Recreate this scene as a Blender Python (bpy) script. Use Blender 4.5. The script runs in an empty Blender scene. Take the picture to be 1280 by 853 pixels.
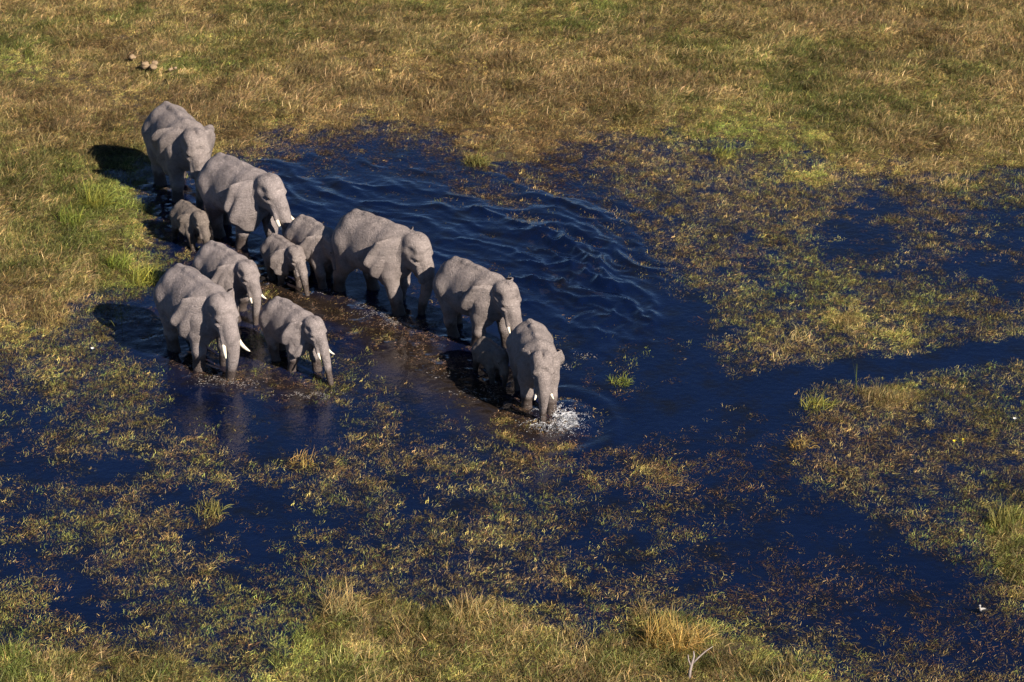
import bpy, bmesh, math, random
import numpy as np
from mathutils import Vector, Matrix, noise as mnoise

sc = bpy.context.scene
R = math.radians
rng = np.random.default_rng(7)
random.seed(7)

# ------------------------------------------------------------------ camera, sky, sun, exposure
LENS, PITCH, DIST = 85.0, R(26), 68.7
cam_d = bpy.data.cameras.new('camera'); cam_d.lens = LENS; cam_d.sensor_width = 36; cam_d.clip_end = 5000
cam = bpy.data.objects.new('camera', cam_d); sc.collection.objects.link(cam)
cam.location = (0, -DIST*math.cos(PITCH), DIST*math.sin(PITCH))
cam.rotation_euler = (math.pi/2 - PITCH, 0, 0)
sc.camera = cam

SUN_AZ, SUN_EL = R(47), R(33)                 # sun stands behind the camera, to its right
sx, sy = math.sin(SUN_AZ), -math.cos(SUN_AZ)
wd = bpy.data.worlds.new('World'); sc.world = wd; wd.use_nodes = True
nt = wd.node_tree
sky = nt.nodes.new('ShaderNodeTexSky'); sky.sky_type = 'NISHITA'; sky.sun_disc = False
sky.sun_elevation = SUN_EL; sky.sun_rotation = math.atan2(sx, sy)
sky.altitude = 1000; sky.air_density = 0.6; sky.dust_density = 0.0; sky.ozone_density = 4.0
nt.links.new(sky.outputs[0], nt.nodes['Background'].inputs[0])
nt.nodes['Background'].inputs[1].default_value = 0.05
sd = bpy.data.lights.new('sun', 'SUN'); sd.energy = 5.0; sd.angle = R(0.5); sd.color = (1.0, 0.86, 0.70)
sun = bpy.data.objects.new('sun', sd); sc.collection.objects.link(sun)
sun.location = (20, -40, 40)
sun.rotation_euler = Vector((sx*math.cos(SUN_EL), sy*math.cos(SUN_EL), math.sin(SUN_EL))).to_track_quat('Z', 'Y').to_euler()
sc.view_settings.view_transform = 'Standard'; sc.view_settings.look = 'None'
sc.view_settings.exposure = 0.85; sc.view_settings.gamma = 1.0
sc.render.engine = 'CYCLES'
sc.cycles.use_denoising = True
sc.cycles.max_bounces = 4; sc.cycles.diffuse_bounces = 2; sc.cycles.glossy_bounces = 2; sc.cycles.transparent_max_bounces = 8
sc.cycles.caustics_reflective = False; sc.cycles.caustics_refractive = False

# ------------------------------------------------------------------ helpers
FPX = 1280*LENS/36
cp, sp = math.cos(PITCH), math.sin(PITCH)
CAM = np.array([0, -DIST*cp, DIST*sp])
FW = np.array([0, cp, -sp]); UP = np.array([0, sp, cp])
def gxy(px, py, z=0.0):
    """survey point: photograph pixel -> place on the plane z"""
    d = FW + np.array([1., 0, 0])*(px-640)/FPX + UP*(426.5-py)/FPX
    t = (z-CAM[2])/d[2]; p = CAM+d*t
    return float(p[0]), float(p[1])
def to_px(x, y):
    qx = x; qy = y-CAM[1]; qz = -CAM[2]
    z = qy*FW[1]+qz*FW[2]; z = np.maximum(z, 4.0)
    return 640+FPX*qx/z, 426.5-FPX*(qy*UP[1]+qz*UP[2])/z

def put(o, label=None, cat=None, group=None, kind=None, parent=None):
    if o.name not in sc.collection.objects: sc.collection.objects.link(o)
    if label: o['label'] = label
    if cat: o['category'] = cat
    if group: o['group'] = group
    if kind: o['kind'] = kind
    if parent is not None: o.parent = parent
    return o
def mesh_np(name, V, Fq, smooth=True, mats=()):
    me = bpy.data.meshes.new(name)
    me.from_pydata(V.tolist() if hasattr(V, 'tolist') else V, [], Fq.tolist() if hasattr(Fq, 'tolist') else Fq)
    if smooth: me.polygons.foreach_set('use_smooth', np.ones(len(me.polygons), bool))
    for m in mats: me.materials.append(m)
    me.update(); return me
def lattice(seed, n=256): return np.random.default_rng(seed).random((n, n))
LAT = [lattice(100+i) for i in range(8)]
def vnoise(x, y, s, k=0):
    L = LAT[k % 8]; n = L.shape[0]
    x = np.asarray(x)/s+37.3*k; y = np.asarray(y)/s+11.7*k
    xi = np.floor(x).astype(int); yi = np.floor(y).astype(int)
    fx = x-xi; fy = y-yi; fx = fx*fx*(3-2*fx); fy = fy*fy*(3-2*fy)
    a = L[xi % n, yi % n]; b = L[(xi+1) % n, yi % n]; c = L[xi % n, (yi+1) % n]; d = L[(xi+1) % n, (yi+1) % n]
    return (a*(1-fx)+b*fx)*(1-fy)+(c*(1-fx)+d*fx)*fy
def fbm(x, y, s, k=0, o=4):
    t = 0; a = 1; n = 0
    for i in range(o):
        t = t+a*vnoise(x, y, s/2**i, k+i); n += a; a *= .55
    return t/n
def sstep(a, b, x):
    t = np.clip((x-a)/(b-a), 0, 1); return t*t*(3-2*t)

class NT:
    def __init__(s, name):
        s.m = bpy.data.materials.new(name); s.m.use_nodes = True; s.t = s.m.node_tree; s.t.nodes.clear()
        s.out = s.n('ShaderNodeOutputMaterial')
    def n(s, k, **kw):
        nd = s.t.nodes.new(k)
        for a, b in kw.items():
            if a.startswith('i_'): nd.inputs[a[2:].replace('_', ' ')].default_value = b
            else: setattr(nd, a, b)
        return nd
    def l(s, a, b): s.t.links.new(a, b)
    def mixc(s, f, a, b, bt='MIX'):
        nd = s.n('ShaderNodeMix', data_type='RGBA', blend_type=bt)
        for sock, v in ((nd.inputs[0], f), (nd.inputs[6], a), (nd.inputs[7], b)):
            if hasattr(v, 'is_linked'): s.l(v, sock)
            elif isinstance(v, (int, float)): sock.default_value = v
            else: sock.default_value = (*v, 1)
        return nd.outputs[2]
    def ramp(s, f, a, b):
        nd = s.n('ShaderNodeMapRange'); nd.inputs[1].default_value = a; nd.inputs[2].default_value = b
        s.l(f, nd.inputs[0]); return nd.outputs[0]
    def noise(s, scale, det=4, vec=None, rough=.55):
        nd = s.n('ShaderNodeTexNoise'); nd.inputs['Scale'].default_value = scale; nd.inputs['Detail'].default_value = det
        nd.inputs['Roughness'].default_value = rough
        if vec is not None: s.l(vec, nd.inputs['Vector'])
        return nd.outputs['Fac']

def simple_mat(name, col, rough=.7, var=.35, scale=8, spec=.3):
    T = NT(name); tc = T.n('ShaderNodeTexCoord')
    f = T.noise(scale, 5, tc.outputs['Object'])
    c = T.mixc(f, tuple(v*(1-var) for v in col), tuple(min(1, v*(1+var)) for v in col))
    b = T.n('ShaderNodeBsdfPrincipled'); b.inputs['Roughness'].default_value = rough
    b.inputs['Specular IOR Level'].default_value = spec
    T.l(c, b.inputs['Base Color']); T.l(b.outputs[0], T.out.inputs[0]); return T.m

# elephant hide
def make_hide(name, c1, c2, c3):
    T = NT(name); tc = T.n('ShaderNodeTexCoord'); o = tc.outputs['Object']
    n1 = T.noise(1.1, 6, o, .65); n2 = T.noise(11, 8, o, .8)
    c = T.mixc(T.ramp(n1, .36, .66), c1, c2)
    c = T.mixc(T.ramp(n2, .40, .95), c, c3)
    n3 = T.noise(2.6, 6, o, .75); c = T.mixc(T.ramp(n3, .50, .72), c, tuple(v*.60 for v in c1))      # dried mud
    mp = T.n('ShaderNodeMapping'); T.l(o, mp.inputs[0]); mp.inputs['Scale'].default_value = (1, 1, 1.9)
    nw = T.n('ShaderNodeTexNoise'); nw.inputs['Scale'].default_value = 4; T.l(mp.outputs[0], nw.inputs[0])
    ad = T.n('ShaderNodeVectorMath', operation='MULTIPLY_ADD'); T.l(nw.outputs['Color'], ad.inputs[0]); ad.inputs[1].default_value = (.35, .35, .35); T.l(mp.outputs[0], ad.inputs[2])
    vo = T.n('ShaderNodeTexVoronoi', feature='DISTANCE_TO_EDGE'); vo.inputs['Scale'].default_value = 13; T.l(ad.outputs[0], vo.inputs['Vector'])
    crk = T.ramp(vo.outputs['Distance'], 0.0, .16)
    c = T.mixc(crk, T.mixc(.35, c, tuple(v*.5 for v in c1)), c)
    # wet hide just above the water
    ge = T.n('ShaderNodeNewGeometry'); sx_ = T.n('ShaderNodeSeparateXYZ'); T.l(ge.outputs['Position'], sx_.inputs[0])
    wn = T.n('ShaderNodeMath', operation='MULTIPLY_ADD'); T.l(T.noise(3.5, 4, o), wn.inputs[0]); wn.inputs[1].default_value = -.6; T.l(sx_.outputs[2], wn.inputs[2])
    wet = T.ramp(wn.outputs[0], .22, .02)
    c = T.mixc(wet, c, T.mixc(1.0, c, (.34, .31, .29), 'MULTIPLY'))
    ro = T.n('ShaderNodeMapRange'); T.l(wet, ro.inputs[0]); ro.inputs[3].default_value = .82; ro.inputs[4].default_value = .35
    mus = T.noise(5.5, 8, o, .75)
    m1 = T.n('ShaderNodeMapping'); T.l(o, m1.inputs[0]); m1.inputs['Scale'].default_value = (2.0, 2.0, 11); m2 = T.n('ShaderNodeMapping'); T.l(o, m2.inputs[0]); m2.inputs['Scale'].default_value = (8, 8, 1.6)
    w1 = T.noise(1.0, 4, m1.outputs[0], .6); w2 = T.noise(1.0, 4, m2.outputs[0], .6)
    wm = T.n('ShaderNodeMath', operation='MULTIPLY_ADD'); T.l(w1, wm.inputs[0]); wm.inputs[1].default_value = 1.0; T.l(mus, wm.inputs[2])
    wm2 = T.n('ShaderNodeMath', operation='MULTIPLY_ADD'); T.l(w2, wm2.inputs[0]); wm2.inputs[1].default_value = .9; T.l(wm.outputs[0], wm2.inputs[2]); mus = wm2.outputs[0]
    h = T.n('ShaderNodeMath', operation='MULTIPLY_ADD'); T.l(crk, h.inputs[0]); h.inputs[1].default_value = .45; T.l(mus, h.inputs[2])
    bp = T.n('ShaderNodeBump'); bp.inputs['Strength'].default_value = .75; bp.inputs['Distance'].default_value = .03; T.l(h.outputs[0], bp.inputs['Height'])
    b = T.n('ShaderNodeBsdfPrincipled'); b.inputs['Specular IOR Level'].default_value = .25; T.l(ro.outputs[0], b.inputs['Roughness'])
    T.l(c, b.inputs['Base Color']); T.l(bp.outputs[0], b.inputs['Normal']); T.l(b.outputs[0], T.out.inputs[0])
    return T.m
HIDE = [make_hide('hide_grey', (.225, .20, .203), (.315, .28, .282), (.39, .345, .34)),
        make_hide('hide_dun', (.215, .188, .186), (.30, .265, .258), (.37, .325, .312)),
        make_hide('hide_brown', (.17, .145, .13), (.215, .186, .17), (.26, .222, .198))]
IVORY = simple_mat('ivory', (.80, .75, .62), .35, .12, 9, .5)
EYE = simple_mat('eye_dark', (.02, .014, .01), .15, .2, 9, .5)
HAIR = simple_mat('tail_hair', (.03, .026, .024), .6, .3, 20)

# ------------------------------------------------------------------ layout survey: plant cover 0..9, 40 px cells
COVER = """
99999999999999999999999999999999
99999999999999999999999999999999
99999999999999999999999999999999
99999999999999999999999999999999
99999998643445788766667777899999
99984223111112466545665667767786
99997111000001355445666556324443
99998211000000122355664364224433
99998311110000000011465456545322
99753222211100000000116646766653
77641122343211000100015777777655
56564223454211101223102665555555
34565211214531111112211226777666
23444222114432244433333346667665
22223554545435444444544344544454
44433342234534444443532234554456
35554433233445454323343212345678
33455533355455344432332321124579
43234444468765665444333232112357
65324655679998887766887643333334
87777766779999999888999876544434
99889977889999999999999998766655
99999999999999999999999999888777
"""
CV = np.array([[int(c) for c in r] for r in COVER.split()])/9.0
def grid_lookup(G, px, py, cell=40.0):
    u = np.clip(px/cell-.5, 0, G.shape[1]-1.001); v = np.clip(py/cell-.5, 0, G.shape[0]-1.001)
    i = u.astype(int); j = v.astype(int); fu = u-i; fv = v-j
    return (G[j, i]*(1-fu)+G[j, i+1]*fu)*(1-fv)+(G[j+1, i]*(1-fu)+G[j+1, i+1]*fu)*fv
def seg_dist(x, y, pts):
    """distance to a polyline of survey pixels, and the side"""
    g = [gxy(*p) for p in pts]; best = np.full(np.shape(x), 1e9)
    for (ax, ay), (bx, by) in zip(g[:-1], g[1:]):
        dx, dy = bx-ax, by-ay; t = np.clip(((x-ax)*dx+(y-ay)*dy)/(dx*dx+dy*dy), 0, 1)
        best = np.minimum(best, np.hypot(x-ax-t*dx, y-ay-t*dy))
    return best
CHANNEL = [(740, 540), (830, 512), (900, 492), (1000, 474), (1100, 460), (1200, 447), (1300, 432), (1400, 420)]
DIAG = [(850, 545), (920, 585), (1010, 640), (1100, 695), (1170, 735)]
TRACK = [(180, 240), (260, 300), (330, 360), (420, 395), (520, 420), (600, 470), (690, 530)]
TRACK2 = [(190, 400), (270, 470), (390, 490)]
WAKE = [(300, 230), (420, 290), (560, 330), (690, 420), (740, 480)]
def channel_w(x, y):
    px, py = to_px(x, y); return np.interp(px, [740, 900, 1300], [.85, .62, .6])
def cover(x, y):
    px, py = to_px(x, y)
    wx = (fbm(x, y, 2.6, 5, 3)-.5)*46; wy = (fbm(x, y, 2.6, 2, 3)-.5)*34
    c = grid_lookup(CV, px+wx, py+wy)
    d = seg_dist(x, y, CHANNEL)-(fbm(x, y, 2.0, 1, 3)-.5)*.9
    w = channel_w(x, y)
    c = c*sstep(w*.75, w*1.25, d)
    c = c*(.40+.60*sstep(.3, 1.5, seg_dist(x, y, DIAG)-(fbm(x, y, 1.5, 3, 3)-.5)*1.6))
    return c
def blobs(x, y, L):
    px, py = to_px(x, y); t = np.zeros(np.shape(x))
    for bx, by, rx, ry, a in L: t = t+a*np.exp(-((px-bx)/rx)**2-((py-by)/ry)**2)
    return t

# ------------------------------------------------------------------ ground and water
def stretched(lo, hi, step, far):
    a = np.arange(lo, hi+1e-6, step); n = 14
    e = np.geomspace(step, far, n)
    return np.concatenate([lo-e[::-1], a, hi+e])
def land_h(x, y):
    c = cover(x, y)
    h = -0.42+.46*sstep(.25, .92, c)
    h = h+(fbm(x, y, 1.4, 3, 4)-.5)*.26*sstep(.2, .9, c)
    h = h+.16*sstep(.9, 1.0, c)*fbm(x, y, 5, 4, 2)
    far = np.maximum(np.abs(x)-45, np.maximum(-40-y, y-75)); h = np.where(far > 0, np.maximum(h, .12), h)
    return np.maximum(h, -.42)
gx = stretched(-32, 32, .25, 1500); gy = stretched(-26, 52, .25, 1800)
X, Y = np.meshgrid(gx, gy); Z = land_h(X, Y)
def grid_mesh(name, X, Y, Z, mats):
    ny, nx = X.shape; V = np.stack([X.ravel(), Y.ravel(), Z.ravel()], 1)
    i = np.arange(nx*ny).reshape(ny, nx)
    Fq = np.stack([i[:-1, :-1].ravel(), i[:-1, 1:].ravel(), i[1:, 1:].ravel(), i[1:, :-1].ravel()], 1)
    return mesh_np(name, V, Fq, True, mats)
T = NT('peat_soil'); tc = T.n('ShaderNodeTexCoord'); o = tc.outputs['Object']
c = T.mixc(T.ramp(T.noise(.9, 6, o), .35, .7), (.022, .016, .009), (.07, .05, .024))
c = T.mixc(T.ramp(T.noise(14, 6, o), .45, .75), c, (.12, .085, .04))
b = T.n('ShaderNodeBsdfPrincipled'); b.inputs['Roughness'].default_value = .9
bp = T.n('ShaderNodeBump'); bp.inputs['Strength'].default_value = .8; bp.inputs['Distance'].default_value = .05
T.l(T.noise(18, 6, o), bp.inputs['Height']); T.l(bp.outputs[0], b.inputs['Normal'])
T.l(c, b.inputs['Base Color']); T.l(b.outputs[0], T.out.inputs[0])
put(bpy.data.objects.new('marsh_ground', grid_mesh('marsh_ground', X, Y, Z, [T.m])), kind='structure', label='dark peat ground under the marsh grass and water')

# water: one sheet with the ripples the herd pushes out
wx_ = np.concatenate([stretched(-32, -15, .3, 200)[:-14], np.arange(-14.9, 12, .07), stretched(12.2, 32, .3, 200)[14:]])
wy_ = np.concatenate([stretched(-26, -9, .3, 200)[:-14], np.arange(-8.9, 15, .07), stretched(15.2, 52, .3, 200)[14:]])
X, Y = np.meshgrid(wx_, wy_)
nx_, ny_ = X+(fbm(X, Y, 2.6, 1, 4)-.5)*2.4, Y+(fbm(X, Y, 2.6, 4, 4)-.5)*2.4
gs = [gxy(*p) for p in WAKE]
dist = seg_dist(nx_, ny_, WAKE)
px, py = to_px(X, Y)
side = py - np.interp(px, [p[0] for p in WAKE], [p[1] for p in WAKE])
amp = blobs(X, Y, [(430, 250, 130, 50, .7), (600, 275, 140, 55, 1.1), (720, 340, 90, 60, 1.2), (760, 400, 60, 45, .6), (330, 215, 70, 35, .4)])
amp = np.clip(amp, 0, 1.25)
def crest(ph): return 1-np.abs(np.sin(ph))**.8
w = crest(dist*2.3+1.2*fbm(X, Y, 2.2, 6, 2)*3)*.085+crest(dist*4.9+X*.5+fbm(X, Y, 1.2, 2, 2)*4)*.035
w = w+crest((nx_*.55+ny_*.85)*3.1+fbm(X, Y, 1.5, 3, 3)*5)*.035
Z = w*amp*(.25+2.6*np.clip(fbm(X, Y, 2.4, 7, 3)-.28, 0, 1))
Z = Z*1.1
for q, (pl, hh, ww) in enumerate([([(345, 218), (430, 226), (520, 243), (600, 262)], .06, .14), ([(600, 262), (660, 285), (700, 300), (745, 338), (780, 368), (802, 402)], .12, .15),
        ([(540, 288), (620, 300), (690, 320), (735, 345)], .08, .12), ([(630, 325), (680, 337), (735, 336), (748, 350), (775, 366), (792, 392)], .09, .10), ([(640, 352), (690, 356), (705, 372), (780, 402)], .08, .10),
        ([(660, 380), (720, 392), (770, 420)], .06, .10), ([(450, 255), (520, 262), (600, 285)], .06, .12), ([(575, 300), (640, 315), (700, 350)], .06, .10)]):
    bow = seg_dist(X+(fbm(X, Y, .9, q, 3)-.5)*.7, Y+(fbm(X, Y, .9, q+3, 3)-.5)*.7, pl); Z = Z+1.3*hh*np.exp(-bow/ww)*sstep(.28, .6, fbm(X, Y, 1.6, 5+q, 2))
trk = np.minimum(seg_dist(X, Y, TRACK), seg_dist(X, Y, TRACK2)+.4)
chop = sstep(2.1, .5, trk)
Z = Z+chop*((fbm(X, Y, .45, 2, 3)-.5)*.12+(fbm(X, Y, .18, 5, 2)-.5)*.025)
# rings where the leading cow kicks the water up
kx, ky = gxy(688, 528); rr = np.hypot(X-kx, Y-ky); Z = Z+np.sin(rr*7+fbm(X, Y, .8, 1, 2)*3)*.03*np.exp(-((rr-1.2)/1.1)**2)
Z = Z+(fbm(X, Y, .9, 3, 3)-.5)*.006
mud = np.clip(sstep(2.0, .3, np.minimum(seg_dist(X, Y, [(300, 340), (400, 385), (500, 425), (590, 490), (660, 540)])+.2, seg_dist(X, Y, TRACK2)+.5)-(fbm(X, Y, 1.3, 4, 3)-.5)*1.4), 0, 1)
me = grid_mesh('water', X, Y, Z, [])
at = me.attributes.new('mud', 'FLOAT', 'POINT'); at.data.foreach_set('value', mud.ravel().astype(np.float32))
T = NT('marsh_water'); tc = T.n('ShaderNodeTexCoord'); o = tc.outputs['Object']
am = T.n('ShaderNodeAttribute', attribute_name='mud')
deep = T.mixc(T.ramp(T.noise(.5, 4, o), .3, .7), (.0035, .012, .060), (.006, .019, .088))
deep = T.mixc(T.ramp(T.noise(.9, 6, o, .65), .48, .68), deep, (.010, .011, .019))
body = T.mixc(am.outputs['Fac'], deep, (.022, .016, .013))
bp = T.n('ShaderNodeBump'); bp.inputs['Strength'].default_value = .5; bp.inputs['Distance'].default_value = .03
T.l(T.noise(5.0, 4, o), bp.inputs['Height'])
df = T.n('ShaderNodeBsdfDiffuse'); T.l(body, df.inputs['Color'])
tr = T.n('ShaderNodeBsdfTransparent'); tr.inputs[0].default_value = (.66, .66, .68, 1)
m1 = T.n('ShaderNodeMixShader'); T.l(df.outputs[0], m1.inputs[1]); T.l(tr.outputs[0], m1.inputs[2])
mf = T.n('ShaderNodeMapRange'); T.l(am.outputs['Fac'], mf.inputs[0]); mf.inputs[3].default_value = .6; mf.inputs[4].default_value = .15; T.l(mf.outputs[0], m1.inputs[0])
gl = T.n('ShaderNodeBsdfGlossy'); gl.inputs['Roughness'].default_value = .04; gl.inputs['Color'].default_value = (1, 1, 1, 1); T.l(bp.outputs[0], gl.inputs['Normal'])
fr = T.n('ShaderNodeFresnel'); fr.inputs['IOR'].default_value = 1.55; T.l(bp.outputs[0], fr.inputs['Normal'])
m2 = T.n('ShaderNodeMixShader'); T.l(fr.outputs[0], m2.inputs[0]); T.l(m1.outputs[0], m2.inputs[1]); T.l(gl.outputs[0], m2.inputs[2])
T.l(m2.outputs[0], T.out.inputs[0])
me.materials.append(T.m)
put(bpy.data.objects.new('water', me), kind='structure', label='dark blue marsh water rippled by the herd')

# ------------------------------------------------------------------ elephants
def surface_nets(D, org, h):
    nx, ny, nz = D.shape; ins = D < 0
    c = np.zeros((nx-1, ny-1, nz-1), np.int8)
    for i in (0, 1):
        for j in (0, 1):
            for k in (0, 1): c += ins[i:nx-1+i, j:ny-1+j, k:nz-1+k]
    act = (c > 0) & (c < 8); idx = -np.ones(act.shape, int); A = np.argwhere(act); idx[act] = np.arange(len(A))
    P = np.zeros((len(A), 3)); n = np.zeros(len(A))
    cor = [(i, j, k) for i in (0, 1) for j in (0, 1) for k in (0, 1)]
    val = {q: D[A[:, 0]+q[0], A[:, 1]+q[1], A[:, 2]+q[2]] for q in cor}
    for a in cor:
        for ax in range(3):
            if a[ax] == 0:
                b = list(a); b[ax] = 1; b = tuple(b); va, vb = val[a], val[b]; s = (va < 0) != (vb < 0)
                t = np.where(s, va/(va-vb+1e-12), 0)
                q = np.array(a, float)[None].repeat(len(A), 0); q[:, ax] = t
                P += q*s[:, None]; n += s
    V = (A+P/n[:, None])*h+org
    F = []
    for ax in range(3):
        u, v = [(1, 2), (2, 0), (0, 1)][ax]
        sl0 = [slice(1, s-1) for s in D.shape]; sl0[ax] = slice(0, D.shape[ax]-1); sl1 = list(sl0); sl1[ax] = slice(1, D.shape[ax])
        a = ins[tuple(sl0)]; b = ins[tuple(sl1)]
        for cond, flip in ((a & ~b, False), (~a & b, True)):
            E = np.argwhere(cond)
            if not len(E): continue
            for q in range(3):
                if q != ax: E[:, q] += 1
            def g(du, dv):
                e = E.copy(); e[:, u] -= du; e[:, v] -= dv; return idx[e[:, 0], e[:, 1], e[:, 2]]
            q = [g(1, 1), g(0, 1), g(0, 0), g(1, 0)]
            if flip: q = q[::-1]
            F.append(np.stack(q, 1))
    return V, np.concatenate(F)

class Field:
    def __init__(s, lo, hi, h):
        s.h = h; s.lo = np.array(lo, float); n = np.ceil((np.array(hi)-lo)/h).astype(int)+1
        s.ax = [s.lo[i]+np.arange(n[i])*h for i in range(3)]; s.D = np.full(n, 9.0, np.float32)
    def box(s, lo, hi):
        sl = []
        for i in range(3):
            a = np.searchsorted(s.ax[i], lo[i]); b = np.searchsorted(s.ax[i], hi[i]); sl.append(slice(a, max(b, a+1)))
        return tuple(sl), np.meshgrid(*[s.ax[i][sl[i]] for i in range(3)], indexing='ij', sparse=True)
    def add(s, sl, d, k):
        o = s.D[sl]; hh = np.clip(.5+.5*(o-d)/k, 0, 1); s.D[sl] = o*(1-hh)+d*hh-k*hh*(1-hh)
    def ell(s, c, r, M=None, k=.12):
        c = np.array(c, float); r = np.array(r, float); R_ = max(r)+k+.15
        sl, (x, y, z) = s.box(c-R_, c+R_)
        x, y, z = x-c[0], y-c[1], z-c[2]
        if M is not None:
            x, y, z = (M[0, 0]*x+M[1, 0]*y+M[2, 0]*z), (M[0, 1]*x+M[1, 1]*y+M[2, 1]*z), (M[0, 2]*x+M[1, 2]*y+M[2, 2]*z)
        k0 = np.sqrt((x/r[0])**2+(y/r[1])**2+(z/r[2])**2); k1 = np.sqrt((x/r[0]**2)**2+(y/r[1]**2)**2+(z/r[2]**2)**2)+1e-6
        s.add(sl, k0*(k0-1)/k1, k)
    def cut(s, c, r, M, k=.06):
        c = np.array(c, float); r = np.array(r, float); R_ = max(r)+k+.1
        sl, (x, y, z) = s.box(c-R_, c+R_); x, y, z = x-c[0], y-c[1], z-c[2]
        x, y, z = (M[0, 0]*x+M[1, 0]*y+M[2, 0]*z), (M[0, 1]*x+M[1, 1]*y+M[2, 1]*z), (M[0, 2]*x+M[1, 2]*y+M[2, 2]*z)
        k0 = np.sqrt((x/r[0])**2+(y/r[1])**2+(z/r[2])**2); k1 = np.sqrt((x/r[0]**2)**2+(y/r[1]**2)**2+(z/r[2]**2)**2)+1e-6
        d = -k0*(k0-1)/k1; o = s.D[sl]; hh = np.clip(.5-.5*(o-d)/k, 0, 1); s.D[sl] = o*(1-hh)+d*hh+k*hh*(1-hh)
    def cone(s, a, b, ra, rb, k=.08):
        a = np.array(a, float); b = np.array(b, float); m = max(ra, rb)+k+.1
        sl, (x, y, z) = s.box(np.minimum(a, b)-m, np.maximum(a, b)+m)
        d = b-a; L2 = d@d+1e-9
        t = np.clip(((x-a[0])*d[0]+(y-a[1])*d[1]+(z-a[2])*d[2])/L2, 0, 1)
        q = np.sqrt((x-a[0]-t*d[0])**2+(y-a[1]-t*d[1])**2+(z-a[2]-t*d[2])**2)-(ra+(rb-ra)*t)
        s.add(sl, q, k)
    def chain(s, pts, rad, k=.08):
        for i in range(len(pts)-1): s.cone(pts[i], pts[i+1], rad[i], rad[i+1], k)

def catmull(P, n):
    P = np.array(P, float); P = np.vstack([2*P[0]-P[1], P, 2*P[-1]-P[-2]]); out = []
    for i in range(1, len(P)-2):
        for t in np.linspace(0, 1, n, endpoint=False):
            a, b, c, d = P[i-1:i+3]
            out.append(.5*((2*b)+(-a+c)*t+(2*a-5*b+4*c-d)*t*t+(-a+3*b-3*c+d)*t**3))
    out.append(P[-2]); return np.array(out)
def rotM(yaw, pit, roll=0):
    cy, sy_ = math.cos(yaw), math.sin(yaw); c, s = math.cos(pit), math.sin(pit); cr, sr = math.cos(roll), math.sin(roll)
    Rz = np.array([[cy, -sy_, 0], [sy_, cy, 0], [0, 0, 1]]); Ry = np.array([[c, 0, s], [0, 1, 0], [-s, 0, c]])
    Rx = np.array([[1, 0, 0], [0, cr, -sr], [0, sr, cr]])
    return Rz@Ry@Rx

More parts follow.
